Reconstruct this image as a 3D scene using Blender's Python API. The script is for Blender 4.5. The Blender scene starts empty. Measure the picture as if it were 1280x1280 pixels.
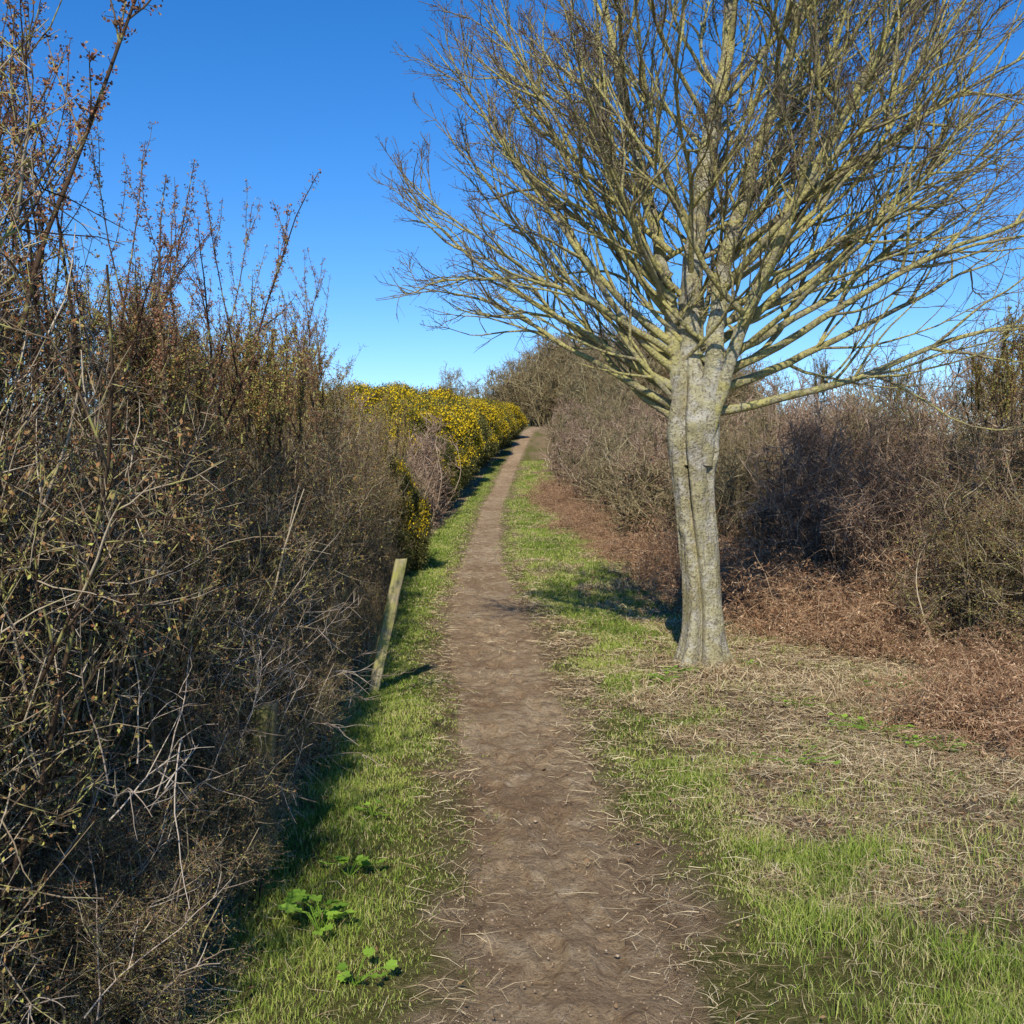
import bpy, math
import numpy as np
rng = np.random.default_rng(11)
S = bpy.context.scene
COL = S.collection

# ------------------------------------------------------------------ helpers
def norm(v):
    return v / (np.linalg.norm(v, axis=-1, keepdims=True) + 1e-9)

def vnoise(x, y, seed=0):
    x = np.asarray(x, float); y = np.asarray(y, float)
    xi = np.floor(x).astype(np.int64); yi = np.floor(y).astype(np.int64)
    fx = x - xi; fy = y - yi
    fx = fx*fx*(3-2*fx); fy = fy*fy*(3-2*fy)
    def h(a, b):
        n = (a*374761393 + b*668265263 + seed*982451653) & 0x7fffffff
        n = ((n ^ (n >> 13)) * 1274126177) & 0x7fffffff
        n = n ^ (n >> 16)
        return (n & 0xffff) / 65535.0
    return (h(xi, yi)*(1-fx) + h(xi+1, yi)*fx)*(1-fy) + (h(xi, yi+1)*(1-fx) + h(xi+1, yi+1)*fx)*fy

def fbm(x, y, seed=0, o=3):
    s = 0; a = 0.5; t = 0
    for i in range(o):
        s = s + a*vnoise(x*2**i, y*2**i, seed+i*17); t += a; a *= 0.5
    return s/t

def sstep(a, b, x):
    t = np.clip((x-a)/(b-a), 0, 1); return t*t*(3-2*t)

class Acc:
    def __init__(s): s.v=[]; s.f=[]; s.m=[]; s.t=[]; s.r=[]; s.n=0
    def add(s, v, faces, mat=0, tone=0.5, rad=0.0):
        v = v.reshape(-1,3); n=len(v)
        s.v.append(v)
        s.t.append(np.broadcast_to(np.asarray(tone,float).reshape(-1), (n,)))
        s.r.append(np.broadcast_to(np.asarray(rad,float).reshape(-1), (n,)))
        for f in (faces if isinstance(faces, list) else [faces]):
            s.f.append(f + s.n); s.m.append(np.full(len(f), mat, np.int32))
        s.n += n
    def mesh(s, name, mats, smooth=False):
        me = bpy.data.meshes.new(name)
        v = np.concatenate(s.v).astype(np.float32)
        tot = np.concatenate([np.full(len(f), f.shape[1], np.int32) for f in s.f])
        loops = np.concatenate([f.reshape(-1) for f in s.f]).astype(np.int32)
        start = np.concatenate([[0], np.cumsum(tot)[:-1]]).astype(np.int32)
        me.vertices.add(len(v)); me.vertices.foreach_set('co', v.reshape(-1))
        me.loops.add(len(loops)); me.loops.foreach_set('vertex_index', loops)
        me.polygons.add(len(tot)); me.polygons.foreach_set('loop_start', start)
        for m in mats: me.materials.append(m)
        me.polygons.foreach_set('material_index', np.concatenate(s.m))
        if smooth: me.polygons.foreach_set('use_smooth', np.ones(len(tot), bool))
        me.update(calc_edges=True)
        a = me.attributes.new('tone','FLOAT','POINT'); a.data.foreach_set('value', np.concatenate(s.t).astype(np.float32))
        a = me.attributes.new('rad','FLOAT','POINT'); a.data.foreach_set('value', np.concatenate(s.r).astype(np.float32))
        return me

def obj(name, me, loc=(0,0,0), rot=0, sc=(1,1,1), parent=None, tilt=(0,0)):
    o = bpy.data.objects.new(name, me); COL.objects.link(o)
    o.location = loc; o.rotation_euler = (tilt[0], tilt[1], rot); o.scale = sc
    if parent is not None: o.parent = parent
    return o

def grow(start, d, length, nseg, wob, up, r=rng):
    N = len(start); pts = np.zeros((N, nseg+1, 3)); pts[:,0] = start
    d = norm(d); length = np.broadcast_to(length, (N,))
    upv = np.array([0,0,1.0])
    for i in range(nseg):
        d = norm(d + wob*r.normal(size=(N,3)) + upv*(np.asarray(up).reshape(-1,1))/nseg)
        pts[:,i+1] = pts[:,i] + d*(length/nseg)[:,None]
    return pts

def tubes(acc, pts, r0, r1, sides, mat=0, tone=0.5, power=1.0):
    N,Sg,_ = pts.shape
    t = (np.linspace(0,1,Sg)**power)[None,:]
    R = np.broadcast_to(np.asarray(r0).reshape(-1,1),(N,1))*(1-t) + np.broadcast_to(np.asarray(r1).reshape(-1,1),(N,1))*t
    tan = norm(np.gradient(pts, axis=1))
    md = norm(pts[:,-1]-pts[:,0]); ref = np.zeros((N,3)); ref[np.arange(N), np.argmin(np.abs(md),axis=1)] = 1
    u = norm(np.cross(tan, ref[:,None,:])); w = np.cross(tan, u)
    a = np.arange(sides)*2*np.pi/sides
    V = pts[:,:,None,:] + R[:,:,None,None]*(np.cos(a)[None,None,:,None]*u[:,:,None,:] + np.sin(a)[None,None,:,None]*w[:,:,None,:])
    base = (np.arange(N)[:,None,None]*Sg + np.arange(Sg-1)[None,:,None])*sides
    k = np.arange(sides)[None,None,:]; k2 = (k+1)%sides
    F = np.stack([base+k, base+k2, base+sides+k2, base+sides+k], axis=-1).reshape(-1,4)
    Rv = np.repeat(R.reshape(-1), sides)
    T = np.broadcast_to(np.asarray(tone,float).reshape(-1,1), (N, Sg*sides)).reshape(-1)
    acc.add(V, F, mat, T, Rv)

def spawn(pts, k, t0, t1, ang, angs, r=rng):
    N,Sg,_ = pts.shape
    t = r.uniform(t0,t1,size=(N,k)); f = t*(Sg-1); i = np.minimum(f.astype(int), Sg-2); fr = (f-i)[...,None]
    n = np.arange(N)[:,None]
    p = pts[n,i]*(1-fr)+pts[n,i+1]*fr
    tan = norm(pts[n,i+1]-pts[n,i])
    rnd = r.normal(size=(N,k,3)); perp = norm(rnd - (rnd*tan).sum(-1,keepdims=True)*tan)
    a = (ang + angs*r.normal(size=(N,k)))[...,None]
    d = tan*np.cos(a)+perp*np.sin(a)
    return p.reshape(-1,3), d.reshape(-1,3), t.reshape(-1), np.repeat(np.arange(N),k)

def leaves(acc, c, L, W, mat, tone, up=0.0, r=rng, d=None):
    N = len(c)
    if d is None: d = norm(r.normal(size=(N,3)) + np.array([0,0,up]))
    q = r.normal(size=(N,3)); w = norm(np.cross(d,q)); nrm = np.cross(d,w)
    L = np.broadcast_to(L,(N,))[:,None]; W = np.broadcast_to(W,(N,))[:,None]
    v = np.stack([c, c+d*L*0.5+w*W*0.5+nrm*W*0.15, c+d*L, c+d*L*0.5-w*W*0.5+nrm*W*0.15], axis=1)
    F = np.arange(N*4).reshape(N,4)
    acc.add(v, F, mat, np.repeat(np.broadcast_to(tone,(N,)),4))

# ------------------------------------------------------------------ materials
def M(name, build, rough=0.8):
    m = bpy.data.materials.new(name); m.use_nodes = True
    nt = m.node_tree; b = nt.nodes['Principled BSDF']; b.inputs['Roughness'].default_value = rough
    b.inputs['Specular IOR Level'].default_value = 0.25
    build(nt, b); return m
def attr(nt, n):
    a = nt.nodes.new('ShaderNodeAttribute'); a.attribute_name = n; return a.outputs['Fac']
def ramp(nt, fac, stops, interp='LINEAR'):
    r = nt.nodes.new('ShaderNodeValToRGB'); r.color_ramp.interpolation = interp
    e = r.color_ramp.elements
    while len(e) < len(stops): e.new(0.5)
    for i,(p,c) in enumerate(stops): e[i].position = p; e[i].color = (*c,1)
    nt.links.new(fac, r.inputs['Fac']); return r.outputs['Color']
def noise(nt, scale, detail=4, rough=0.6, vec=None, dist=0):
    n = nt.nodes.new('ShaderNodeTexNoise'); n.inputs['Scale'].default_value = scale
    n.inputs['Detail'].default_value = detail; n.inputs['Roughness'].default_value = rough
    n.inputs['Distortion'].default_value = dist
    if vec is None:
        tc = nt.nodes.new('ShaderNodeTexCoord'); vec = tc.outputs['Object']
    nt.links.new(vec, n.inputs['Vector']); return n.outputs['Fac']
def mix(nt, fac, a, b, mode='MIX'):
    m = nt.nodes.new('ShaderNodeMix'); m.data_type='RGBA'; m.blend_type = mode
    for s,v in ((0,fac),(6,a),(7,b)):
        if isinstance(v,(int,float)): m.inputs[s].default_value = v
        elif isinstance(v,tuple): m.inputs[s].default_value = (*v,1)
        else: nt.links.new(v, m.inputs[s])
    return m.outputs[2]
def math_(nt, op, a, b=0.0, clamp=False):
    m = nt.nodes.new('ShaderNodeMath'); m.operation = op; m.use_clamp = clamp
    for i,v in enumerate((a,b)):
        if isinstance(v,(int,float)): m.inputs[i].default_value = v
        else: nt.links.new(v, m.inputs[i])
    return m.outputs[0]
def bump(nt, b, h, strength, dist):
    n = nt.nodes.new('ShaderNodeBump'); n.inputs['Strength'].default_value = strength; n.inputs['Distance'].default_value = dist
    nt.links.new(h, n.inputs['Height']); nt.links.new(n.outputs[0], b.inputs['Normal'])
def col(nt, b, c): nt.links.new(c, b.inputs['Base Color'])
def diffuse(nt, c):
    d = nt.nodes.new('ShaderNodeBsdfDiffuse'); nt.links.new(c, d.inputs['Color'])
    nt.links.new(d.outputs[0], nt.nodes['Material Output'].inputs['Surface']); return d

def leafmat(name, stops, trans=0.0):
    def f(nt,b):
        c = ramp(nt, attr(nt,'tone'), stops); d = diffuse(nt,c)
        if trans > 0:
            t = nt.nodes.new('ShaderNodeBsdfTranslucent'); nt.links.new(c, t.inputs['Color'])
            m = nt.nodes.new('ShaderNodeMixShader'); m.inputs[0].default_value = trans
            nt.links.new(d.outputs[0], m.inputs[1]); nt.links.new(t.outputs[0], m.inputs[2])
            nt.links.new(m.outputs[0], nt.nodes['Material Output'].inputs['Surface'])
        nt.nodes.remove(b)
    return M(name, f)

def twigmat(name, stops, lich, lichamt):
    def f(nt,b):
        c = ramp(nt, attr(nt,'tone'), stops)
        if lichamt:
            n = ramp(nt, noise(nt, 14, 2), [(0.62-lichamt,(0,0,0)),(0.72-lichamt,(1,1,1))])
            c = mix(nt, n, c, lich)
        diffuse(nt,c); nt.nodes.remove(b)
    return M(name, f)

m_hedge = twigmat('hawthorn_twig', [(0,(0.05,0.032,0.022)),(0.45,(0.15,0.105,0.068)),(0.85,(0.37,0.295,0.20)),(1,(0.56,0.46,0.33))], (0.36,0.33,0.12), 0.07)
m_bud = leafmat('hawthorn_bud', [(0,(0.20,0.085,0.04)),(0.4,(0.34,0.19,0.085)),(0.6,(0.31,0.26,0.08)),(1,(0.48,0.48,0.12))])
m_budred = leafmat('shoot_bud', [(0,(0.17,0.065,0.04)),(0.6,(0.32,0.16,0.095)),(1,(0.38,0.28,0.14))])
m_thick = twigmat('thicket_twig', [(0,(0.13,0.08,0.055)),(0.5,(0.33,0.22,0.15)),(1,(0.56,0.42,0.29))], (0.2,0.19,0.1), 0.0)
m_thick2 = twigmat('olive_twig', [(0,(0.11,0.08,0.042)),(0.5,(0.25,0.20,0.105)),(1,(0.42,0.35,0.20))], (0.2,0.19,0.1), 0.0)
m_thbud = leafmat('thicket_leaf', [(0,(0.2,0.09,0.06)),(0.6,(0.33,0.2,0.12)),(1,(0.32,0.29,0.11))])
m_brack = leafmat('dead_bracken', [(0,(0.16,0.08,0.045)),(0.5,(0.36,0.205,0.115)),(1,(0.66,0.48,0.30))])
m_straw = leafmat('dry_grass', [(0,(0.20,0.12,0.07)),(0.4,(0.48,0.345,0.19)),(1,(0.80,0.66,0.41))])
m_litter = leafmat('leaf_litter', [(0,(0.12,0.065,0.035)),(0.7,(0.29,0.18,0.095)),(1,(0.42,0.29,0.165))])
m_grass = leafmat('grass_blade', [(0,(0.085,0.13,0.022)),(0.4,(0.22,0.31,0.05)),(0.75,(0.42,0.49,0.10)),(0.86,(0.54,0.50,0.19)),(1,(0.70,0.58,0.32))], 0.28)
m_weed = leafmat('broad_leaf', [(0,(0.10,0.22,0.03)),(1,(0.34,0.52,0.07))], 0.35)
m_gorse = leafmat('gorse_spines', [(0,(0.035,0.042,0.015)),(0.6,(0.13,0.13,0.04)),(1,(0.28,0.24,0.09))])
m_flower = leafmat('gorse_flower', [(0,(0.52,0.33,0.012)),(1,(0.90,0.65,0.03))])
m_lightblock = M('gorse_light_block', lambda nt,b: col(nt,b, ramp(nt, noise(nt,6), [(0.3,(0.02,0.02,0.01)),(0.7,(0.05,0.045,0.025))])), 0.9)  # dark filler for the added solid inside each bush that blocks light

def barkf(nt,b):
    r = attr(nt,'rad'); r12 = math_(nt,'MULTIPLY',r,12.0)
    base = ramp(nt, r12, [(0.0,(0.15,0.09,0.07)),(0.028,(0.21,0.145,0.10)),(0.07,(0.37,0.31,0.17)),(0.5,(0.44,0.40,0.24)),(1,(0.54,0.50,0.40))])
    n1 = noise(nt, 7, 6, 0.65); n2 = noise(nt, 42, 5, 0.7); n3 = noise(nt, 3.5, 5, 0.7)
    lf = ramp(nt, n1, [(0.40,(0,0,0)),(0.54,(1,1,1))])
    lf2 = mix(nt, 1.0, lf, ramp(nt, r12, [(0.025,(0,0,0)),(0.07,(0.95,)*3),(0.8,(0.75,)*3),(1,(0.35,)*3)]), 'MULTIPLY')
    c = mix(nt, ramp(nt, n3, [(0.44,(0,0,0)),(0.56,(0.7,)*3)]), base, (0.26,0.215,0.145))
    c = mix(nt, lf2, c, (0.56,0.50,0.17))
    c = mix(nt, ramp(nt, n2, [(0.50,(0,0,0)),(0.62,(0.85,)*3)]), c, (0.16,0.12,0.08))
    col(nt,b,c)
    bump(nt,b, math_(nt,'ADD', n2, math_(nt,'MULTIPLY',n1,1.5)), 1.0, 0.03)
m_bark = M('lichen_bark', barkf, 0.9)

def postf(shade):
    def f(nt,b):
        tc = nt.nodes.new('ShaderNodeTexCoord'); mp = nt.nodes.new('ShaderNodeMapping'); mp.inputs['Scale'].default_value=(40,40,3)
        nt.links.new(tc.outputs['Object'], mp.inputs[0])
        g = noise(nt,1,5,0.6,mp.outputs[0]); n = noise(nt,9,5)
        c = ramp(nt,g,[(0.3,tuple(v*shade for v in (0.14,0.11,0.06))),(0.6,tuple(v*shade for v in (0.38,0.32,0.19))),(0.8,tuple(v*shade for v in (0.52,0.45,0.29)))])
        c = mix(nt, ramp(nt,n,[(0.42,(0,0,0)),(0.6,(0.8,)*3)]), c, tuple(v*shade for v in (0.34,0.33,0.08))); col(nt,b,c)
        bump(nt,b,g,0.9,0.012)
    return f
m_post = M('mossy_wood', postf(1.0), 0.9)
m_post_shaded = M('shaded_mossy_wood', postf(0.4), 0.9)  # same mossy wood, hedge shade painted in by darkening its colours

def dirt(nt):
    a = noise(nt,1.1,6,0.65,dist=.4); b_ = noise(nt,7,8,0.72,dist=.3); c_ = noise(nt,55,6,0.75)
    c = ramp(nt,a,[(0.32,(0.31,0.205,0.118)),(0.5,(0.44,0.31,0.185)),(0.68,(0.57,0.425,0.265))])
    c = mix(nt, ramp(nt,b_,[(0.38,(0.75,)*3),(0.5,(0,0,0))]), c, (0.26,0.168,0.098))
    c = mix(nt, ramp(nt,b_,[(0.54,(0,0,0)),(0.66,(0.8,)*3)]), c, (0.65,0.50,0.325))
    c = mix(nt, ramp(nt,c_,[(0.38,(0.7,)*3),(0.5,(0,0,0))]), c, (0.20,0.125,0.072))
    return c, math_(nt,'ADD', math_(nt,'MULTIPLY',b_,1.0), math_(nt,'MULTIPLY',c_,0.4))
def pathf(nt,b):
    c,h = dirt(nt); d = diffuse(nt,c); bump(nt,d,h,1.0,0.07)
m_path = M('trodden_earth', pathf, 0.95)
def groundf(nt,b):
    c,h = dirt(nt)
    n = noise(nt,25,6,0.75); n2 = noise(nt,110,4,0.7)
    g = ramp(nt,n,[(0.35,(0.09,0.095,0.028)),(0.55,(0.22,0.20,0.07)),(0.7,(0.38,0.31,0.145))])
    s = ramp(nt,n,[(0.3,(0.17,0.11,0.065)),(0.5,(0.36,0.255,0.15)),(0.68,(0.57,0.44,0.27))])
    s = mix(nt, ramp(nt,n2,[(0.4,(0.5,)*3),(0.52,(0,0,0))]), s, (0.13,0.08,0.045))
    t = attr(nt,'tone')
    p = attr(nt,'rad')
    cc = mix(nt, t, g, s); cc = mix(nt, p, cc, c); d = diffuse(nt,cc)
    bump(nt,d,math_(nt,'ADD',h,n2),1.0,0.04)
m_ground = M('ground', groundf, 0.95)

# ------------------------------------------------------------------ terrain
hy = np.array([-60,0,10,15,18,24,30,36,42,50,60,70,85,120,300,3000.])
hz = np.array([0,0,0,0.02,0.1,0.38,0.8,1.3,2.0,3.1,4.5,5.3,5.5,4.5,0,-3.])
yy = np.linspace(-60,3000,30601); zz = np.interp(yy,hy,hz); ker=np.hanning(41); ker/=ker.sum()
zz = np.convolve(np.pad(zz,20,mode='edge'),ker,'valid')
def H(y): return np.interp(y,yy,zz)
def tab(ys,xs): return lambda y: np.interp(y,ys,xs)
PL = tab([0,3,5.1,8.7,10.2,14.6,18,22,30,42,50,58,70],[-.12,-.17,-.29,-.60,-.76,-.95,-1.0,-.98,-.95,-.5,0.0,.5,1.5])
PR = tab([0,3,5.1,8.7,10.2,14.6,18,22,30,42,50,58,70],[.72,.66,.54,.40,.34,.13,-.07,-.2,-.22,.22,.68,1.25,2.3])
HF = tab([0,3,4.1,5.9,8,14.6,22,30,42,58,75],[-.8,-.85,-.95,-.98,-1.1,-1.55,-1.7,-1.35,-.85,.2,1.5])
RF = tab([0,5,7,8,10.2,12.8,18.5,24,30,42,58,75],[4.2,3.7,3.5,3.6,3.5,3.0,2.8,2.1,1.5,1.6,2.2,3.6])
XS = tab([0,3,4,4.6,5.5,6.5,8.7,12,18,24,30,60],[2.5,2.1,1.6,1.05,.95,.95,1.25,1.75,1.6,1.2,.9,1.6])
def pathd(x,y):
    n = (fbm(x*1.6,y*1.6,3)-0.5)*0.5 + (fbm(x*8,y*8,9)-0.5)*0.34
    return np.minimum(x-PL(y), PR(y)-x)+n*np.clip(1.2-y/60,.3,1)
def pathmask(x,y,soft=0.12):
    return sstep(-soft,soft, pathd(x,y))
def strawmask(x,y):
    n = (fbm(x*1.3,y*1.3,21)-0.5)*1.7 + (fbm(x*5,y*5,5)-0.5)*1.0
    s = sstep(-0.3,0.35,x-XS(y)+n)
    hedge = sstep(0.05,-0.25, x-HF(y)+0.2*(fbm(x*4,y*4,8)-.5))
    patch = sstep(0.52,0.66,fbm(x*1.9+3,y*1.5,23))*0.85*(x>0)
    return np.maximum(np.maximum(s,hedge),patch)
fr = np.random.default_rng(55)
FP=[]
yf=2.3
while yf<11:
    side=1 if len(FP)%2 else -1
    c_=(PL(yf)+PR(yf))/2+side*fr.uniform(.03,.22); FP.append((c_,yf+fr.normal()*.1,fr.normal()*.2)); yf+=fr.uniform(.12,.3)
def micro(x,y):
    x=np.asarray(x,float); y=np.asarray(y,float)
    f = np.clip(1-(y-18)/15,0,1)
    g = (fbm(x*1.1,y*1.1,31)-0.5)*0.10 + (fbm(x*6,y*6,33)-0.5)*0.035
    p = (fbm(x*4.5,y*3.2,35)-0.5)*0.07 + (fbm(x*13,y*10,36,3)-0.5)*0.032
    m = sstep(-0.25,0.2,np.minimum(x-PL(y),PR(y)-x))
    return f*(g*(1-m)+p*m - 0.035*m)
def prints(x,y):
    z=np.zeros(np.broadcast(x,y).shape)
    for (cx_,cy_,an) in FP:
        dx=x-cx_; dy=y-cy_; u_=dx*math.cos(an)+dy*math.sin(an); v_=-dx*math.sin(an)+dy*math.cos(an)
        w_=0.05+0.012*np.sin(v_*16+1); q=(u_/w_)**4+(v_/.135)**4
        z = z - 0.020*np.exp(-q) + 0.010*np.exp(-((q**.25-1.15)/.2)**2)
    return z
def gx(x,y): return 1-0.9*sstep(7,24,np.abs(np.asarray(x,float)-(PL(y)+PR(y))/2))
def T(x,y): return H(y)*gx(x,y)+micro(x,y)

xs = np.concatenate([-np.geomspace(900,28,14), np.arange(-26,-5.6,1.2), np.arange(-5.6,-1.6,0.2), np.arange(-1.6,2.4,0.03), np.arange(2.4,6,0.12), np.arange(6,26,1.2), np.geomspace(28,900,14)])
ys = np.concatenate([[-60,-30,-10,-4,0], np.arange(0.8,1.9,0.25), np.arange(2.0,9,0.03), np.arange(9,20,0.08), np.arange(20,45,0.3), np.arange(45,100,1.5), np.geomspace(102,2500,30)])
def sheet(X,Y,Z,tone,rad,mat,name):
    n,m = X.shape; a=Acc()
    i = np.arange(n-1)[:,None]*m + np.arange(m-1)[None,:]
    F = np.stack([i,i+1,i+m+1,i+m],-1).reshape(-1,4)
    a.add(np.stack([X,Y,Z],-1),F,0,tone.reshape(-1),rad.reshape(-1))
    return a.mesh(name,[mat],True)
X,Y = np.meshgrid(xs,ys)
inner = sstep(0.13,0.2,np.minimum(X-PL(Y),PR(Y)-X))*(Y<66)*(Y>2.2)
Z = T(X,Y) - 0.05*inner
dm = pathmask(X,Y,0.16)*(Y<75)
dm = np.maximum(dm, sstep(0.02,0.08,np.minimum(X-PL(Y),PR(Y)-X))*(Y<66))
obj('ground', sheet(X,Y,Z,strawmask(X,Y),dm,m_ground,'ground'))
v = np.concatenate([np.arange(2.0,7,0.014), np.arange(7,12,0.03), np.arange(12,25,0.08), np.arange(25,68,0.3)])
u = np.linspace(0,1,72)
U,V = np.meshgrid(u,v)
ragl = .06+(fbm(V*3,V*0+2,41)-.5)*0.10; ragr=-.06+(fbm(V*3,V*0+8,43)-.5)*0.10
PX = (PL(V)+ragl)*(1-U)+(PR(V)+ragr)*U
edge = np.minimum(U,1-U)
PZ = T(PX,V)+0.005 + prints(PX,V) - 0.03*sstep(0.06,0.0,edge)
obj('footpath', sheet(PX,V,PZ,U*0,U*0,m_path,'footpath'))

# ------------------------------------------------------------------ grass
def blades(n, x, y, h, w, tone, mat, name, lean=0.6, base=0.0):
    z = T(x,y)+base
    p = np.stack([x,y,z],-1); N=len(x)
    az = rng.uniform(0,2*np.pi,N); ln = np.abs(rng.normal(size=N))*lean
    d = np.stack([np.cos(az)*ln, np.sin(az)*ln, np.ones(N)],-1); d=norm(d)
    az2 = az + rng.normal(size=N)*0.6
    d2 = norm(d + np.stack([np.cos(az2),np.sin(az2),-0.3*np.ones(N)],-1)*rng.uniform(0.1,1.1,N)[:,None])
    a3 = rng.uniform(0,np.pi,N); wv = np.stack([np.cos(a3),np.sin(a3),0*a3],-1)*w[:,None]
    m1 = p + d*(h*0.5)[:,None]; tip = m1 + d2*(h*0.5)[:,None]
    V = np.stack([p-wv*.5,p+wv*.5,m1+wv*.4,m1-wv*.4,tip],1)
    i = np.arange(N)[:,None]*5
    a=Acc(); a.add(V,[i+np.array([[0,1,2,3]]), i+np.array([[3,2,4]])],0,np.repeat(tone,5))
    return a.mesh(name,[mat])
N=1050000
D = 2.2*(45/2.2)**(rng.uniform(0,1,N)**1.0)
x = rng.uniform(-1.9,4.2,N)
keep = rng.uniform(0,1,N) < np.clip(1.15*(D/9)**0.6,0.27,1)
keep &= (np.abs(x) < 0.56*D+0.3)
pd_=pathd(x,D); sm = strawmask(x,D)
cov = 1-sstep(-0.30,0.10,pd_)
tuft = sstep(0.50,0.62,fbm(x*9,D*9,57))
dens = np.clip(cov*(0.35+0.65*cov)+tuft*0.35*(pd_<0.12)*(1-cov),0,1)*(1-0.80*sm)
gap = sstep(0.30,0.60,fbm(x*2.2,D*2.2,51)); gap=np.where(x<0,np.maximum(gap,.75),gap)
dens *= (0.22+1.0*gap)
dens *= np.where(x<HF(D)-0.15,0.15,1)
keep &= rng.uniform(0,1,N) < dens
x=x[keep];D=D[keep];sm=sm[keep];pd_=pd_[keep]
lush = sstep(-0.02,0.7,-pd_)
cl = fbm(x*3,D*3,61); cl2 = fbm(x*1.3,D*1.3,63)
h = (0.014+0.064*lush*cl)*rng.uniform(0.5,1.4,len(x))*(1+0.7*((x>0.9)&(D<4.6)))*np.clip(D/9,1,1.5)
w = 0.0027*np.clip(D/3.5,0.8,6)*rng.uniform(0.7,1.3,len(x))
dry = rng.uniform(0,1,len(x))<(0.12+0.35*sm+0.20*(1-lush)+.32*sstep(.52,.32,cl)*(x>0))
tone = np.where(dry, rng.uniform(0.80,1,len(x)), np.clip(0.0+0.9*cl2+rng.normal(size=len(x))*0.16,0,0.78))
print('blades',len(x))
obj('grass', blades(len(x),x,D,h,w,tone,m_grass,'grass'))

def strands(xf, yf, Lr, w, zr=(0.0,0.05), el=0.18, tr=(0,1)):
    N=len(xf); az=rng.uniform(0,2*np.pi,N); e=np.abs(rng.normal(size=N))*el
    d=np.stack([np.cos(az)*np.cos(e),np.sin(az)*np.cos(e),np.sin(e)],-1)
    az2=az+rng.normal(size=N)*0.5
    d2=np.stack([np.cos(az2),np.sin(az2),-0.5*e],-1)
    L=rng.uniform(Lr[0],Lr[1],N)
    p=np.stack([xf,yf,T(xf,yf)+rng.uniform(zr[0],zr[1],N)],-1)
    m1=p+d*(L*.5)[:,None]; t=m1+d2*(L*.5)[:,None]
    t[:,2]=np.maximum(t[:,2],T(t[:,0],t[:,1])+0.009); m1[:,2]=np.maximum(m1[:,2],T(m1[:,0],m1[:,1])+0.009)
    p[:,2]=np.maximum(p[:,2],T(p[:,0],p[:,1])+0.009)
    sd=norm(np.cross(d,np.array([0,0,1.0]))+rng.normal(size=(N,3))*0.3)*w[:,None]
    V=np.stack([p-sd*.5,p+sd*.5,m1+sd*.5,m1-sd*.5,t+sd*.2,t-sd*.2],1)
    i=np.arange(N)[:,None]*6
    a=Acc(); a.add(V,[i+np.array([[0,1,2,3]]),i+np.array([[3,2,4,5]])],0,np.repeat(rng.uniform(tr[0],tr[1],N)**1.2,6))
    return a
N=400000
D=2.2*(30/2.2)**rng.uniform(0,1,N); x=rng.uniform(-2.0,5.5,N)
sm=strawmask(x,D); pm=pathmask(x,D)
dd_=np.minimum(x-PL(D),PR(D)-x)
pr=sm*(1-pm)*(0.35+0.65*sstep(0.35,0.6,fbm(x*2,D*2,71)))+0.09*(1-pm)*(x>0)+.03*(1-pm)+0.012*pm+0.17*(np.abs(dd_)<.15)+.10*pm*(dd_<.3)*(x>.2)+0.10*sstep(.55,.75,fbm(x*1.5,D*1.5,73))*pm
pr *= np.clip((D/7),0.4,1)
k=(rng.uniform(0,1,N)<pr)&(np.abs(x)<0.56*D+0.4); x=x[k];D=D[k]
a=strands(x,D,(0.025,0.15),0.0018*np.clip(D/3.5,0.8,4))
N=90000
D2=3+15*rng.uniform(0,1,N)**0.8; x2=rng.uniform(0.8,5,N)
k=(rng.uniform(0,1,N)<strawmask(x2,D2)*sstep(0.5,0.7,fbm(x2*1.6,D2*1.6,77))); x2=x2[k];D2=D2[k]
a2=strands(x2,D2,(0.06,0.28),0.002*np.clip(D2/3.5,0.8,3),(0,0.02),0.7)
a.add(a2.v[0],[f for f in a2.f],0,a2.t[0])
obj('dry_grass', a.mesh('dry_grass',[m_straw]))
a=Acc(); N=46000
D3=2.5+20*rng.uniform(0,1,N)**1.2; x3=rng.uniform(-1.6,5,N)
k=(rng.uniform(0,1,N)<strawmask(x3,D3)*(1-pathmask(x3,D3))*0.9+0.02); x3=x3[k];D3=D3[k]
c=np.stack([x3,D3,T(x3,D3)+rng.uniform(0.01,0.03,len(x3))],-1)
dd=norm(np.stack([rng.normal(size=len(x3)),rng.normal(size=len(x3)),rng.normal(size=len(x3))*.35],-1))
leaves(a,c,rng.uniform(0.012,0.04,len(x3)),rng.uniform(0.006,0.022,len(x3)),0,rng.uniform(0,1,len(x3)),d=dd)
obj('leaf_litter', a.mesh('leaf_litter',[m_litter]))

a=Acc(); N=3200
D=2.3+14*rng.uniform(0,1,N)**1.4; t=rng.uniform(0,1,N); x=PL(D)*(1-t)+PR(D)*t
ico=norm(np.array([[1,0,0],[-1,0,0],[0,1,0],[0,-1,0],[0,0,1],[0,0,-1.]])); fi=np.array([[0,2,4],[2,1,4],[1,3,4],[3,0,4],[2,0,5],[1,2,5],[3,1,5],[0,3,5]])
sc=rng.uniform(0.002,0.006,N)*(1+1.0*(rng.uniform(0,1,N)<0.05))
V=np.stack([x,D,T(x,D)+0.005],-1)[:,None,:]+ico[None]*sc[:,None,None]*rng.uniform(0.6,1.4,(N,6,1))*np.array([1,1,.6])
a.add(V,(np.arange(N)[:,None,None]*6+fi[None]).reshape(-1,3),0,0.5)
m_stone=M('pebble',lambda nt,b: col(nt,b,ramp(nt,noise(nt,30),[(0.3,(0.24,0.16,0.10)),(0.7,(0.50,0.38,0.25))])),0.9)
obj('gravel', a.mesh('gravel',[m_stone]))

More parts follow.
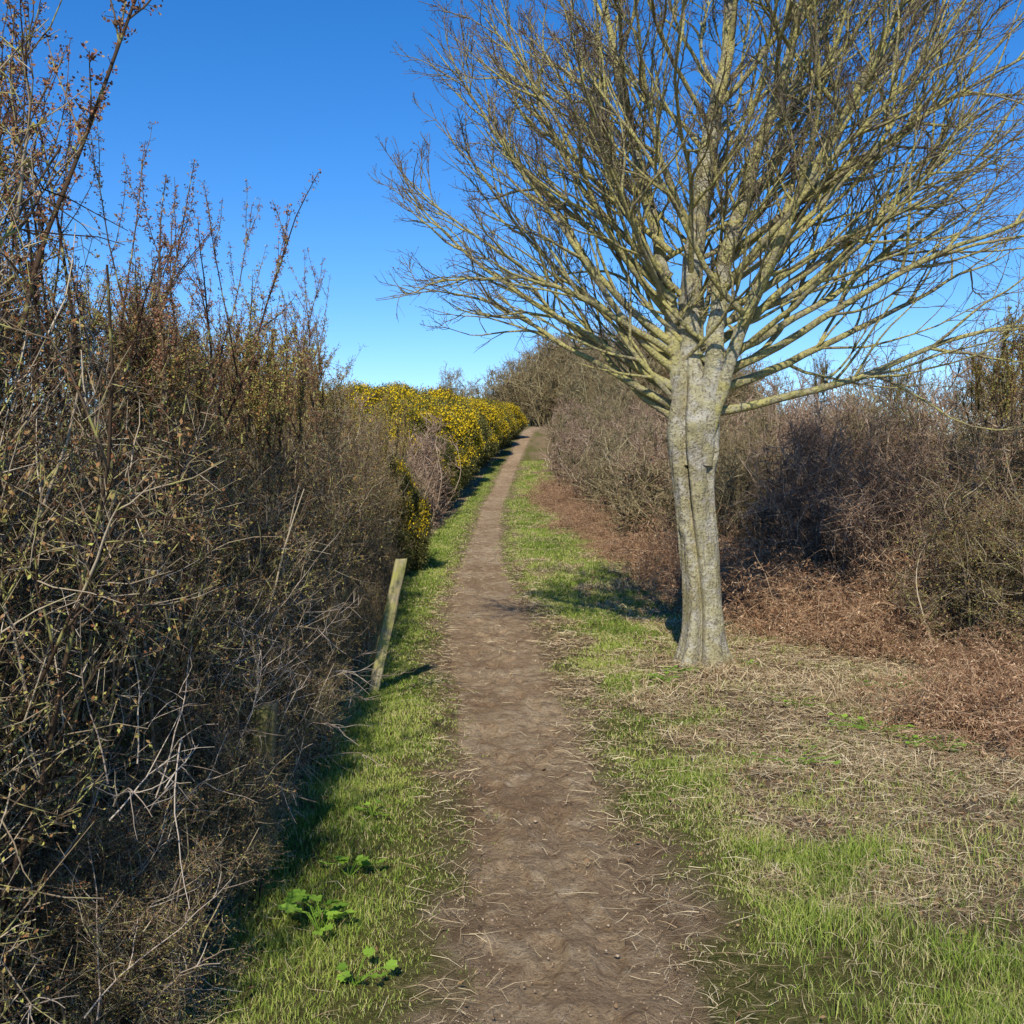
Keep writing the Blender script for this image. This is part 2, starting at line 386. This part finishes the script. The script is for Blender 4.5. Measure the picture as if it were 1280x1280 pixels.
# ------------------------------------------------------------------ tree
rt = np.random.default_rng(21)
tx,ty = 1.64,8.75
tree = bpy.data.objects.new('bare_sycamore_tree',None); COL.objects.link(tree); tree.location=(tx,ty,float(T(np.array(tx),np.array(ty))))
a=Acc()
nz,nt_=190,140
z=np.linspace(-0.15,2.95,nz)[:,None]; th=np.linspace(0,2*np.pi,nt_,endpoint=False)[None,:]
R=0.158+0.075*np.exp(-np.maximum(z,0)/0.2)+0.045*sstep(1.4,2.0,z)-0.125*sstep(1.95,2.95,z)
def gro(c,wd):
    d=np.angle(np.exp(1j*(th-c))); return np.exp(-(d/wd)**2)
c0=-2.0+0.16*np.sin(z*2.2+.4)
fade=1-sstep(2.2,2.8,z)
Rt=R*(1+fade*(-0.70*gro(c0,0.16)*sstep(-0.25,0.15,z)*(0.75+0.25*np.sin(z*5)) -0.18*gro(-0.9+0.1*z,0.2)*sstep(1.0,1.8,z) -0.25*gro(1.2,0.3)
   +0.09*gro(c0-.45,.3)+0.05*np.sin(th*3+z*0.8)+0.03*np.sin(th*5-z*1.7)+0.16*np.exp(-np.maximum(z,0)/0.14)*np.sin(th*5+1)))
ct,stt=np.cos(th),np.sin(th)
Rt=Rt+fade*(0.036*(fbm(ct*2+5+z*0,z*2.2+stt*2,81)-.5)+0.022*(fbm(ct*7+15,z*9+stt*7,83)-.5)+0.016*gro(c0+0.3,0.13))
for (kt,kz,ks,kh) in ((-1.3,.85,.10,.02),(-1.1,1.45,.08,.022),(-2.4,1.2,.09,.03),(-.6,1.8,.1,.03),(-1.7,1.95,.12,.03),(-1.0,.35,.12,.02),(-1.5,2.15,.12,.03)):
    q=(np.angle(np.exp(1j*(th-kt)))*R)**2+(z-kz)**2; Rt=Rt+kh*np.exp(-q/ks**2)-kh*1.3*np.exp(-q/(ks*.4)**2)
cx=-0.05*z+0.015*np.sin(z*3)*fade; V=np.stack([cx+1.05*Rt*ct,Rt*0.95*stt,z+0*th],-1)
i=np.arange(nz-1)[:,None]*nt_; k=np.arange(nt_)[None,:]; k2=(k+1)%nt_
F=np.stack([i+k,i+k2,i+nt_+k2,i+nt_+k],-1).reshape(-1,4)
a.add(V,F,0,0.5,np.full(nz*nt_,0.085))
tr=a.mesh('trunk',[m_bark],True); obj('trunk',tr,parent=tree)

def poly(ctrl,n):
    c=np.array(ctrl,float); t=np.linspace(0,len(c)-1,n)
    out=np.stack([np.interp(t,np.arange(len(c)),c[:,j]) for j in range(3)],-1)
    for _ in range(3):
        o=out.copy(); o[1:-1]=.25*out[:-2]+.5*out[1:-1]+.25*out[2:]; out=o
    return out
def W(px,pz,y=0.0): return (px-tx, y, pz)
leaders=[
 ([W(1.56,1.8,-.0),W(1.50,2.8,.0),W(1.56,3.64,.1),W(1.68,4.46,.1),W(1.86,5.3,.2),W(1.97,6.2,.25),W(2.05,7.8,.3)],0.115,0.02),
 ([W(1.60,1.7,-.07),W(1.70,2.6,-.12),W(1.76,3.4,-.15),W(2.02,4.3,-.3),W(2.33,5.3,-.4),W(2.7,6.9,-.5)],0.098,0.015),
 ([W(1.50,1.7,-.03),W(1.40,2.6,.0),W(1.31,3.4,.1),W(1.10,4.4,.3),W(.88,5.4,.35),W(.6,6.8,.4)],0.085,0.015),
 ([W(1.58,2.0,.1),W(1.66,2.9,.45),W(1.75,3.8,.8),W(1.95,4.9,1.1),W(2.1,6.4,1.4)],0.065,0.012),
 ([W(1.64,1.9,-.05),W(1.85,2.7,-.2),W(2.15,3.5,-.3),W(2.6,4.4,-.35),W(3.1,5.3,-.4),W(3.6,6.4,-.5)],0.065,0.012),
]
nL=len(leaders)
Lp=[poly(c,28)+rt.normal(size=(28,3))*0.014*np.linspace(0.3,1,28)[:,None] for c,_,_ in leaders]
a=Acc()
for p,(c,r0,r1) in zip(Lp,leaders):
    tubes(a,p[None],r0,r1,12,0,0.5)
st=[];dr=[];ln=[];rr=[];upb=[]
def limb(s,az,el,L,r,up=0.5):
    L=L*(1+.16*max(0,math.cos(math.radians(az))))
    st.append(s);e=math.radians(el);z_=math.radians(az)
    dr.append((math.cos(e)*math.cos(z_),math.cos(e)*math.sin(z_),math.sin(e)));ln.append(L);rr.append(r);upb.append(up)
for (sx,sz,az,el,L,r,up) in (
  (1.50,2.00,178,30,2.3,.038,.25),(1.47,2.15,188,26,2.8,.040,.45),(1.47,2.3,170,34,3.1,.044,.5),(1.45,2.45,195,36,3.0,.040,.5),
  (1.50,2.1,212,36,2.2,.030,.35),(1.48,2.25,150,30,2.6,.034,.4),(1.42,2.7,176,38,3.2,.040,.55),(1.40,2.9,190,42,3.0,.038,.5),(1.38,3.1,165,42,3.0,.038,.5),
  (1.35,3.3,182,46,2.9,.035,.5),(1.44,2.55,160,32,3.0,.036,.6),(1.42,2.6,202,30,2.8,.034,.6),(1.36,3.2,196,34,2.7,.03,.6),(1.36,3.5,172,36,2.7,.03,.6),
  (1.70,2.15,-5,14,3.2,.044,.2),(1.70,2.3,6,20,3.4,.046,.3),(1.72,2.45,-14,26,3.4,.042,.4),(1.75,2.6,10,28,3.4,.040,.4),(1.76,2.75,-8,34,3.3,.040,.4),
  (1.76,3.0,-20,30,3.1,.036,.5),(1.76,3.2,14,38,3.2,.036,.45),(1.80,3.4,-4,42,3.1,.034,.45),(1.7,2.4,28,24,2.7,.034,.4),(1.72,2.5,-32,30,2.6,.032,.5),
  (1.78,2.9,2,24,3.2,.034,.5),(1.8,3.5,-12,30,3.1,.032,.5),(1.9,3.9,6,34,3.0,.03,.5)):
    limb(W(sx,sz),az,el,L,r,up)
g=0
for p,(c,r0,r1) in zip(Lp,leaders):
    n=15 if r0>0.09 else 11
    for j in range(n):
        f=0.2+0.74*(j+rt.uniform(0,.8))/n; q=p[int(f*27)]
        g+=2.39996; az=math.degrees(g)+rt.normal()*15
        out=math.degrees(math.atan2(q[1],q[0])) if math.hypot(q[0],q[1])>.15 else az
        zz_=q[2]
        L=np.interp(zz_,[2,3,4.5,6,7.5],[2.6,3.0,2.9,2.2,1.1])*rt.uniform(.7,1.1)
        limb(q,az if rt.uniform()<.5 else out+rt.normal()*55,np.interp(zz_,[2,4,7],[32,42,58])+rt.normal()*7,L,np.interp(L,[.8,3.2],[.012,.032])*rt.uniform(.8,1.1),rt.uniform(.35,.8))
st=np.array(st);dr=np.array(dr);ln=np.array(ln);rr=np.array(rr);upb=np.array(upb)
P1=grow(st,dr,ln,20,0.08,upb,rt)
tubes(a,P1,rr,0.0035,8,0,0.5,0.8)
def nxt(P,k,t0,t1,ang,angs,lf,nseg,wob,up,r0,r1,sides,plen,prad):
    s,d,t,pi=spawn(P,k,t0,t1,ang,angs,rt)
    L=plen[pi]*lf*(1.15-0.85*t)*rt.uniform(.6,1.25,len(t))
    r=np.minimum(r0,prad[pi]*(1-t)*.8+.002)*rt.uniform(.8,1.15,len(t))
    Q=grow(s,d,L,nseg,wob,up,rt); tubes(a,Q,r,r1,sides,0,0.5,0.9); return Q,L,r
P2,L2,R2=nxt(P1,11,.2,.96,.55,.15,.50,9,.12,.40,.0145,.0022,6,ln,rr)
Pl=np.stack(Lp)
P2b,L2b,R2b=nxt(Pl,22,.2,.98,.75,.2,.42,9,.13,.6,.014,.0022,6,np.full(nL,2.6),np.full(nL,.06))
P2=np.concatenate([P2,P2b]);L2=np.concatenate([L2,L2b]);R2=np.concatenate([R2,R2b])
P3,L3,R3=nxt(P2,7,.2,.97,.6,.18,.50,5,.15,.32,.005,.0015,4,L2,R2)
P4,L4,R4=nxt(P3,3,.3,.97,.65,.2,.52,3,.15,.3,.0024,.0012,3,L3,R3)
tips=np.concatenate([P4[:,-1],P3[:,-1]]);tdir=norm(np.concatenate([P4[:,-1]-P4[:,-2],P3[:,-1]-P3[:,-2]]))
leaves(a,tips,0.016,0.009,0,0.5,d=tdir)
obj('crown_branches',a.mesh('crown_branches',[m_bark],True),parent=tree)
print('tree limbs',len(P1),len(P2),len(P3),len(P4))

# ------------------------------------------------------------------ bushes
def bush(name, seed, Hh, Rb, nst, k1, k2, k3, mt, ml, r_s=(.012,.003), wt=1.0, outw=.35, wob=.10, l1=(.45,.9), l2=(.14,.4), l3=(.03,.09), leafn=1.4, leafL=(.008,.018), arch=0.0, tt=(0,1), Rmax=.85, up1=.12):
    r=np.random.default_rng(seed); a=Acc()
    def cut(P,t=None):
        e=P[:,-1]; q=np.hypot(e[:,0],e[:,1]); lim=Rmax*(1+.14*np.sin(3*np.arctan2(e[:,1],e[:,0])+seed+e[:,2]*4))*(1-.28*sstep(Hh*.6,Hh*1.05,e[:,2]))*r.uniform(.75,1.22,len(e))
        return q<lim
    an=r.uniform(0,2*np.pi,nst*2); rad=Rb*np.sqrt(r.uniform(0,1,nst*2)); nn=nst*2
    s=np.stack([np.cos(an)*rad,np.sin(an)*rad,np.full(nn,-.05)],-1)
    d=np.stack([np.cos(an)*rad/Rb*outw,np.sin(an)*rad/Rb*outw,np.ones(nn)],-1)+r.normal(size=(nn,3))*.12
    L=Hh*r.uniform(.6,1.12,nn)
    P=grow(s,d,L,10,wob,.15-arch,r); P=P[cut(P)][:nst]; nst=len(P)
    to=lambda n:r.uniform(tt[0],tt[1],n)
    tubes(a,P,r_s[0]*r.uniform(.6,1.3,nst),r_s[1],5,0,to(nst))
    s,d,t,_=spawn(P,k1,.05,.98,.8,.25,r); d[:,2]+=up1
    L=r.uniform(l1[0],l1[1],len(s))*(1.15-.6*t); P1=grow(s,d,L,6,wob*1.4,.35-arch,r); P1=P1[cut(P1)]
    tubes(a,P1,.0055*wt,.002*wt,4,0,to(len(P1)))
    s,d,t,_=spawn(P1,k2,.1,.98,.9,.3,r); L=r.uniform(l2[0],l2[1],len(s)); P2=grow(s,d,L,3,wob*2,.25-arch*.5,r)
    tubes(a,P2,.003*wt,.0013*wt,3,0,to(len(s)))
    s,d,t,_=spawn(P2,k3,.1,1,1.1,.3,r); L=r.uniform(l3[0],l3[1],len(s)); P3=grow(s,d,L,1,.1,0,r)
    tubes(a,P3,.0018*wt,.0008*wt,3,0,to(len(s)))
    n=int(len(s)*leafn); j=r.integers(0,len(s),n); f=r.uniform(.3,1,n)[:,None]
    c=P3[j,0]*(1-f)+P3[j,1]*f
    LL=r.uniform(leafL[0],leafL[1],n)
    leaves(a,c,LL,LL*.6,1,np.clip(r.normal(size=n)*.27+.55-.28*sstep(.8,2.1,c[:,2]),0,1),.4,r)
    return a.mesh(name,[mt,ml])
hm=[bush('hedge_section',100+i,2.35,.55,32,15,10,4,m_hedge,m_bud,tt=(0,1),leafn=2.2,leafL=(.007,.018),outw=.22,l1=(.3,.75),l2=(.1,.32),wt=.85,up1=.3) for i in range(3)]
tm=[bush('thicket_section',200+i,2.4,.7,28,12,8,4,(m_thick,m_thick,m_thick2)[i],m_thbud,wt=1.6,r_s=(.010,.003),outw=.4,wob=.14,leafn=.5,leafL=(.012,.028),arch=.2,Rmax=1.1) for i in range(3)]
tf=[bush('distant_thicket_section',230+i,2.4,.7,30,11,7,3,(m_thick,m_thick2,m_thick2)[i],m_thbud,wt=2.4,r_s=(.014,.004),outw=.4,wob=.13,leafn=.5,leafL=(.02,.04),arch=.0,Rmax=1.15,up1=.3) for i in range(3)]
def shoots(seed,ml,n=5,hh=(1.0,1.9)):
    r=np.random.default_rng(seed);a=Acc()
    s=np.stack([r.uniform(-.35,.35,n),r.uniform(-.35,.35,n),np.zeros(n)],-1)
    d=np.stack([r.normal(size=n)*.16,r.normal(size=n)*.16,np.ones(n)],-1)
    P=grow(s,d,r.uniform(hh[0],hh[1],n),12,.05,.2,r); tubes(a,P,.008,.0018,5,0,r.uniform(0,.5,n))
    s,d,t,_=spawn(P,7,.1,.85,.55,.2,r); P1=grow(s,d,r.uniform(.12,.5,len(s)),5,.08,.6,r); tubes(a,P1,.0033,.0013,4,0,r.uniform(0,.6,len(s)))
    for Q,kk in ((P,90),(P1,24)):
        s,d,t,_=spawn(Q,kk,.05,1,1.1,.3,r); P3=grow(s,d,r.uniform(.008,.028,len(s)),1,.1,0,r); tubes(a,P3,.0013,.0008,3,0,r.uniform(0,.6,len(s)))
        for _ in range(5):
            c=P3[:,1]+r.normal(size=(len(s),3))*.005; leaves(a,c,r.uniform(.006,.015,len(s)),r.uniform(.005,.011,len(s)),1,r.uniform(0,1,len(s)),.3,r)
    return a.mesh('tall_shoots',[m_hedge,ml])
sm_=[shoots(300+i,m_budred) for i in range(3)]
sg_=[shoots(310+i,m_bud,8,(.4,1.0)) for i in range(3)]
hedge=bpy.data.objects.new('hawthorn_hedge',None); COL.objects.link(hedge)
def G(x,y): return float(T(np.array(float(x)),np.array(float(y))))
y=1.6; i=0
hz_=tab([0,3,5,8,12,16],[1.0,.99,.95,1.0,1.13,1.04])
while y<16.5:
    for row,(dx,sc) in enumerate(((-.82,.95),(-1.8,1.03),(-2.8,1.08))):
        if row==2 and y>8: continue
        if y<2.2 and row==0: continue
        xx=float(HF(y))+dx+rng.normal()*.10; yj=y+rng.normal()*.1
        s=sc*rng.uniform(.92,1.08)*float(hz_(y))
        obj('hedge_section',hm[rng.integers(0,3)],(xx,yj,G(xx,yj)),rng.uniform(0,6.28),(.92,.92,s),hedge); i+=1
        if row<2 and y>2.8:
            obj('hedge_top_shoots',sg_[rng.integers(0,3)],(xx+rng.normal()*.2,yj+rng.normal()*.2,2.0*s),rng.uniform(0,6.28),(1,1,rng.uniform(.7,1.1)),hedge)
    y+=.72 if y<8 else .9
y=2.9
while y<15:
    xx=float(HF(y))-.36+rng.normal()*.05
    obj('hedge_foot',hm[rng.integers(0,3)],(xx,y,G(xx,y)),rng.uniform(0,6.28),(.45,.45,.34*rng.uniform(.8,1.4)),hedge); y+=.7
for (xx,yy_,sz) in ((-1.12,3.85,.26),(-1.18,4.15,.30)):
    obj('hedge_foot',hm[1],(xx,yy_,G(xx,yy_)),rng.uniform(0,6.28),(.34,.34,sz),hedge)
for (xx,yj,z0,s) in ((-1.75,3.3,1.7,1.15),(-1.95,3.9,1.8,1.1),(-1.6,4.4,1.8,.8),(-1.55,5.4,1.8,.75),(-1.7,4.9,1.8,.95),(-1.6,6.6,1.8,.75),(-2.5,4.2,2.0,1.1),(-1.65,8.3,2.1,.65),(-1.9,3.0,1.9,1.15),(-2.9,5.2,2.1,1.2),(-1.5,3.9,1.6,.9),(-1.65,7.4,1.9,.7),(-2.1,3.5,1.8,1.1)):
    obj('tall_shoots',sm_[rng.integers(0,3)],(xx,yj,z0),rng.uniform(0,6.28),(s,s,s),hedge)

th_=bpy.data.objects.new('bare_thicket',None); COL.objects.link(th_)
def TH(x,y,s,sz=None,m=None):
    sz=sz or s
    if m is None: m=tm[rng.integers(0,3)] if y<20 else tf[rng.integers(0,3)]
    obj('thicket_section',m,(x,y,G(x,y)-.05),rng.uniform(0,6.28),(s,s,sz),th_)
y=6.2
while y<58:
    sc=1.0 if y<20 else 1.35
    f=float(RF(y)); hh=np.interp(y,[6,9,14,20,26,34,45,56],[1.1,1.18,1.36,1.38,1.15,1.0,1.05,1.05])
    for row in range(3 if y<30 else 2):
        xx=f+1.0*sc+row*1.35*sc+rng.normal()*.2
        m=hm[rng.integers(0,3)] if (row>=1 and y<14 and rng.uniform()<.5) or (y<9.5) else None
        TH(xx,y+rng.normal()*.2,sc*rng.uniform(.9,1.1),hh*rng.uniform(.84,1.10)*(1 if row else .8), m)
    y+=1.05 if y<20 else 1.9
for (xx,yj,z0,s) in ((4.6,9.2,2.1,1.0),(5.1,9.8,2.2,1.1),(5.6,10.5,2.4,1.2),(4.7,10.4,2.3,.8),(5.5,9.2,2.3,1.2),(6.2,11.5,2.5,1.2),(4.5,12,2.5,.6),(4.3,8.6,2.1,.9),(4.9,8.8,2.2,1.2),(4.1,13.5,2.7,.6)):
    obj('thicket_shoots',sg_[rng.integers(0,3)],(xx,yj,z0),rng.uniform(0,6.28),(s,s,s*1.1),th_)
for (x_,y_,s) in ((-2.7,18,.8),(-2.8,19.8,.85),(-2.75,21.5,.85),(-2.7,23.3,.9),(-2.6,25,.95),(-2.4,26.7,.95),(-4.0,21,1.1),(-4,24,1.1)):
    TH(x_,y_,s,s*1.05)
for _ in range(30):
    x_=rng.uniform(3,17); y_=rng.uniform(64,80)
    top=np.interp(x_,[0,3,5,9,17],[1.5,2.3,2.7,2.6,2.3])
    TH(x_,y_,2.7*rng.uniform(.8,1.1),top*rng.uniform(.85,1.05))
for (x_,y_,s) in ((1.2,72,2.2),(2.6,69,2.3),(3.6,72,2.6),(-.2,74,2),(4.4,66,2.5),(1.4,78,2.3),(-1.5,76,1.8),(-4,76,1.8),(5.4,58,2.0),(5.6,50,1.7),(4.4,62,2.0),(2.2,75,2.5),(3.2,66,2.2)): TH(x_,y_,s,s,tf[2])

def bracken(seed):
    r=np.random.default_rng(seed);a=Acc();n=150
    an=r.uniform(0,6.28,n);rad=.7*np.sqrt(r.uniform(0,1,n))
    s=np.stack([np.cos(an)*rad,np.sin(an)*rad,np.zeros(n)],-1)
    d=np.stack([r.normal(size=n)*.6,r.normal(size=n)*.6,np.ones(n)],-1)
    P=grow(s,d,r.uniform(.5,1.2,n),8,.12,-1.6,r); tubes(a,P,.004,.0015,3,0,r.uniform(.3,1,n))
    s,d,t,_=spawn(P,14,.25,1,1.2,.2,r); P1=grow(s,d,r.uniform(.08,.28,len(s)),3,.15,-.9,r); tubes(a,P1,.003,.001,3,0,r.uniform(0,1,len(s)))
    for kk in range(5):
        s2,d2,t,_=spawn(P1,1,.0,1,1.1,.3,r); leaves(a,s2,r.uniform(.02,.07,len(s2)),r.uniform(.006,.016,len(s2)),0,np.clip(r.normal(size=len(s2))*.28+.45,0,1),-.4,r)
    return a.mesh('bracken_clump',[m_brack])
bm=[bracken(400+i) for i in range(3)]
br=bpy.data.objects.new('dead_bracken',None); COL.objects.link(br)
y=6.4
while y<36:
    f=float(RF(y)); n= 3 if 9<y<18 else 2
    for row in range(n):
        xx=f-.05+row*.65+rng.normal()*.28; s=rng.uniform(.6,1.2)
        if y<9 : s*=.7
        obj('bracken_clump',bm[rng.integers(0,3)],(xx,y+rng.normal()*.3,G(xx,y)),rng.uniform(0,6.28),(s,s,s*rng.uniform(.6,1.2)*(1 if y<20 else .75)),br)
    y+=.75 if y<20 else 1.3

def gorse(seed, flow, sz=1.0):
    r=np.random.default_rng(seed);a=Acc()
    lobes=[(np.array([0,0,.9]),np.array([1,1,1.0]))]
    for _ in range(14):
        an=r.uniform(0,6.28); zc=r.uniform(.35,1.65); q=1.0*np.sqrt(max(0,1-((zc-.9)/1.2)**2))
        lobes.append((np.array([np.cos(an)*q*.78,np.sin(an)*q*.78,zc]),np.array([1,1,.9])*r.uniform(.25,.55)))
    n=30; thh=np.linspace(0,2*np.pi,n,endpoint=False); ph=np.linspace(0.05,np.pi-.05,16)
    for c,rd in lobes:
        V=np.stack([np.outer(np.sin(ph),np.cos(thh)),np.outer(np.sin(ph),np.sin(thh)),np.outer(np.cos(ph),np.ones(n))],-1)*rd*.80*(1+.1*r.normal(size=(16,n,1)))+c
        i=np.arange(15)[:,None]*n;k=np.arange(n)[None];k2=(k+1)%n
        a.add(V,np.stack([i+k,i+n+k,i+n+k2,i+k2],-1).reshape(-1,4),2,.5)  # solid inner lobe added to stop light passing through the bush
        m=int(9500*rd[0]**1.5)
        dd=norm(r.normal(size=(m,3))); p=c+dd*rd*r.uniform(.78,1.10,m)[:,None]
        P=np.stack([p,p+norm(dd+r.normal(size=(m,3))*.5)*r.uniform(.06,.2,m)[:,None]],1)
        tubes(a,P,.006,.001,3,0,np.clip(r.normal(size=m)*.25+.45,0,1))
        leaves(a,P[:,1],r.uniform(.03,.08,m),r.uniform(.01,.03,m),0,r.uniform(0,1,m),.2,r)
        nl=fbm(p[:,0]*4+seed,p[:,1]*4+p[:,2]*3,seed)
        up=(dd[:,2]>-.2+r.normal(size=m)*.2)&(p[:,2]>.75)&(nl>1-flow)
        q=p[up]+dd[up]*.07
        for _ in range(3): leaves(a,q+r.normal(size=q.shape)*.04,r.uniform(.025,.05,len(q)),r.uniform(.02,.035,len(q)),1,r.uniform(0,1,len(q)),.3,r)
    return a.mesh('gorse_bush',[m_gorse,m_flower,m_lightblock])
gm=[gorse(500,.56),gorse(501,.50),gorse(502,.30)]
for (x_,y_,s,sz,mi) in ((-2.2,17.0,.62,.98,1),(-3.1,18.0,.8,1.0,2),(-2.1,15.8,.45,.5,2),(-3.9,28,1.5,1.3,0),(-2.9,29.5,1.1,1.05,2),(-3.3,33,1.5,1.45,0),(-5.4,31,1.8,1.5,1),(-2.85,36.5,1.35,1.5,0),(-4.6,37,1.9,1.75,0),(-2.45,40,1.25,1.5,1),(-2.2,43.5,1.3,1.4,0),(-3.7,43,1.8,1.65,0),(-1.75,47,1.2,1.3,0),(-1.2,51,1.2,1.2,1),(-2.8,49,1.7,1.3,0),(-.7,55,1.1,1.0,0),(-7,35,2,1.6,0)):
    obj('gorse_bush',gm[mi],(x_,y_,G(x_,y_)-.1),rng.uniform(0,6.28),(s,s,sz))

# ------------------------------------------------------------------ posts
def post(h,w,d,seed,mat):
    r=np.random.default_rng(seed);a=Acc();n=14;zz_=np.linspace(-.2,h,n)
    base=np.array([[-1,-.8],[-.8,-1],[.8,-1],[1,-.8],[1,.8],[.8,1],[-.8,1],[-1,.8]])*np.array([w/2,d/2])
    V=np.concatenate([base[None,:,:].repeat(n,0)*(1+r.normal(size=(n,8,1))*.03),np.broadcast_to(zz_[:,None,None],(n,8,1))],-1).copy()
    V[-1,:,2]+=V[-1,:,0]*.25
    top=V[-1:].copy(); top[...,:2]*=.9; top[...,2]+=.008; V=np.concatenate([V,top])
    i=np.arange(n)[:,None]*8;k=np.arange(8)[None];k2=(k+1)%8
    a.add(V,[np.stack([i+k,i+k2,i+8+k2,i+8+k],-1).reshape(-1,4),np.array([[n*8+j for j in range(8)]])],0,.5)
    return a.mesh('wooden_fence_post',[mat])
obj('wooden_fence_post',post(1.02,.085,.07,1,m_post),(-1.05,7.65,0),.25,tilt=(math.radians(-3),math.radians(13)))
obj('wooden_fence_post',post(.68,.095,.08,2,m_post_shaded),(-1.04,4.15,0),.1,tilt=(math.radians(2),math.radians(3)))

# ------------------------------------------------------------------ broad weeds
def lobed(a,c,d,L,tone,mat=0,lob=5):
    n=29;t=np.linspace(-np.pi*.93,np.pi*.93,n)
    r_=(.55+.45*np.cos(t*.5)**2)*(1+.16*np.cos(t*lob*1.6))*(1+.05*rng.normal(size=n))
    d=norm(np.array(d));s=norm(np.cross(d,np.array([0,0,1.]))+rng.normal(size=3)*.2);nr=np.cross(s,d)
    P=c+(np.cos(t)*r_*L*.5)[:,None]*d+(np.sin(t)*r_*L*.5)[:,None]*s+(np.abs(np.sin(t))*r_*.12*L+rng.normal(size=n)*.03*L)[:,None]*nr
    V=np.concatenate([[c-d*L*.1],P]);F=np.array([[0,i+1,i+2] for i in range(n-1)])
    a.add(V,F,mat,tone)
def weed(name,x,y,n,L,spread,hh):
    a=Acc()
    for _ in range(n):
        an=rng.uniform(0,6.28);rd=spread*rng.uniform(.2,1);z0=G(x,y)
        c=np.array([x+math.cos(an)*rd,y+math.sin(an)*rd,z0+hh*rng.uniform(.5,1.2)])
        b0=np.array([x,y,z0]);mid=(b0+c)/2+np.array([0,0,hh*.35])
        tubes(a,np.array([[b0,mid,c]]),.0025,.0015,4,0,.6)
        lobed(a,c,(math.cos(an)+rng.normal()*.4,math.sin(an)+rng.normal()*.4,rng.uniform(-.1,.35)),L*rng.uniform(.6,1.3),rng.uniform(.2,1))
    obj(name,a.mesh(name,[m_weed]))
for (x_,y_,n,L,s,h_) in ((-.68,3.6,14,.08,.13,.11),(-.66,4.1,8,.06,.12,.08),(-.50,3.2,8,.045,.12,.05),(-.66,4.8,7,.045,.1,.05)):
    weed('hogweed_plant',x_,y_,n,L,s,h_)
for (x_,y_,n,s) in ((1.35,8.3,14,.2),(1.95,8.5,18,.16),(1.2,7.9,10,.15),(2.3,6.5,14,.3),(2.6,6.1,14,.35),(3.0,6.9,14,.3),(2.9,7.8,14,.35),(2.0,7.1,8,.25),(1.6,5.7,8,.25)):
    weed('nettle_plant',x_,y_,n*2,.042,s,.06)

a=Acc()
n=90
yq=rng.uniform(2.4,7,n); s=np.stack([HF(yq)-.2+rng.normal(size=n)*.1,yq,rng.uniform(0,.9,n)],-1)
d=np.stack([rng.uniform(.0,.6,n),rng.normal(size=n)*.6,rng.uniform(-.1,1.2,n)],-1)
P=grow(s,d,rng.uniform(.2,.55,n),8,.13,-.5); tubes(a,P,.0028,.001,4,0,rng.uniform(.2,1,n))
s,d,t,_=spawn(P,6,.2,1,.8,.2); P1=grow(s,d,rng.uniform(.05,.2,len(s)),4,.15,-.2); tubes(a,P1,.0018,.0008,3,0,rng.uniform(.2,1,len(s)))
m_dead=twigmat('dead_stem',[(0,(0.22,0.15,0.11)),(1,(0.55,0.46,0.36))],(0.4,0.34,0.24),0.0)
obj('bramble_stems',a.mesh('bramble_stems',[m_dead]))
a=Acc();g=np.linspace(-1,1,9);GX,GY=np.meshgrid(g,g);GZ=fbm(GX*3+4,GY*3+9,91)*.9
i=np.arange(8)[:,None]*9+np.arange(8)[None];F=np.stack([i,i+1,i+10,i+9],-1).reshape(-1,4)
a.add(np.stack([GX*(1-.3*GY**2),GY,GZ],-1)*.03,F,0,.5)
obj('plastic_wrapper',a.mesh('plastic_wrapper',[M('blue_plastic',lambda nt,b: col(nt,b,ramp(nt,noise(nt,20),[(0.3,(0.02,0.10,0.4)),(0.7,(0.05,0.2,0.6))])),.35)]),(3.42,7.25,G(3.42,7.25)+.06))

# ------------------------------------------------------------------ light, sky, camera
EL=41; AZ=math.radians(188)
wd=bpy.data.worlds.new('World'); S.world=wd; wd.use_nodes=True; nt=wd.node_tree
bg=nt.nodes['Background']; sky=nt.nodes.new('ShaderNodeTexSky'); sky.sky_type='NISHITA'; sky.sun_disc=False
sky.sun_elevation=math.radians(EL); sky.sun_rotation=AZ; sky.air_density=1.0; sky.dust_density=0.0; sky.ozone_density=3.5
hs=nt.nodes.new('ShaderNodeHueSaturation'); hs.inputs['Saturation'].default_value=1.34; hs.inputs['Value'].default_value=1.17
nt.links.new(sky.outputs[0],hs.inputs['Color'])
tint=mix(nt,1.0,hs.outputs[0],(0.82,0.88,1.05),'MULTIPLY')
nt.links.new(tint,bg.inputs['Color']); bg.inputs['Strength'].default_value=0.14
sl=bpy.data.lights.new('sun','SUN'); sl.energy=5.0; sl.angle=math.radians(.5); sl.color=(1,.94,.80)
so=bpy.data.objects.new('sun',sl); COL.objects.link(so)
e=math.radians(EL)
from mathutils import Vector
sv=Vector((math.sin(AZ)*math.cos(e),math.cos(AZ)*math.cos(e),math.sin(e)))
so.rotation_euler=sv.to_track_quat('Z','Y').to_euler(); so.location=(0,-10,20)
cd=bpy.data.cameras.new('camera'); cd.sensor_width=36; cd.lens=36; cd.clip_end=6000; cd.clip_start=.05
co=bpy.data.objects.new('camera',cd); COL.objects.link(co); co.location=(0,0,1.6); co.rotation_euler=(math.radians(90-1.8),0,0)
S.camera=co
S.view_settings.view_transform='Standard'; S.view_settings.look='None'; S.view_settings.exposure=0
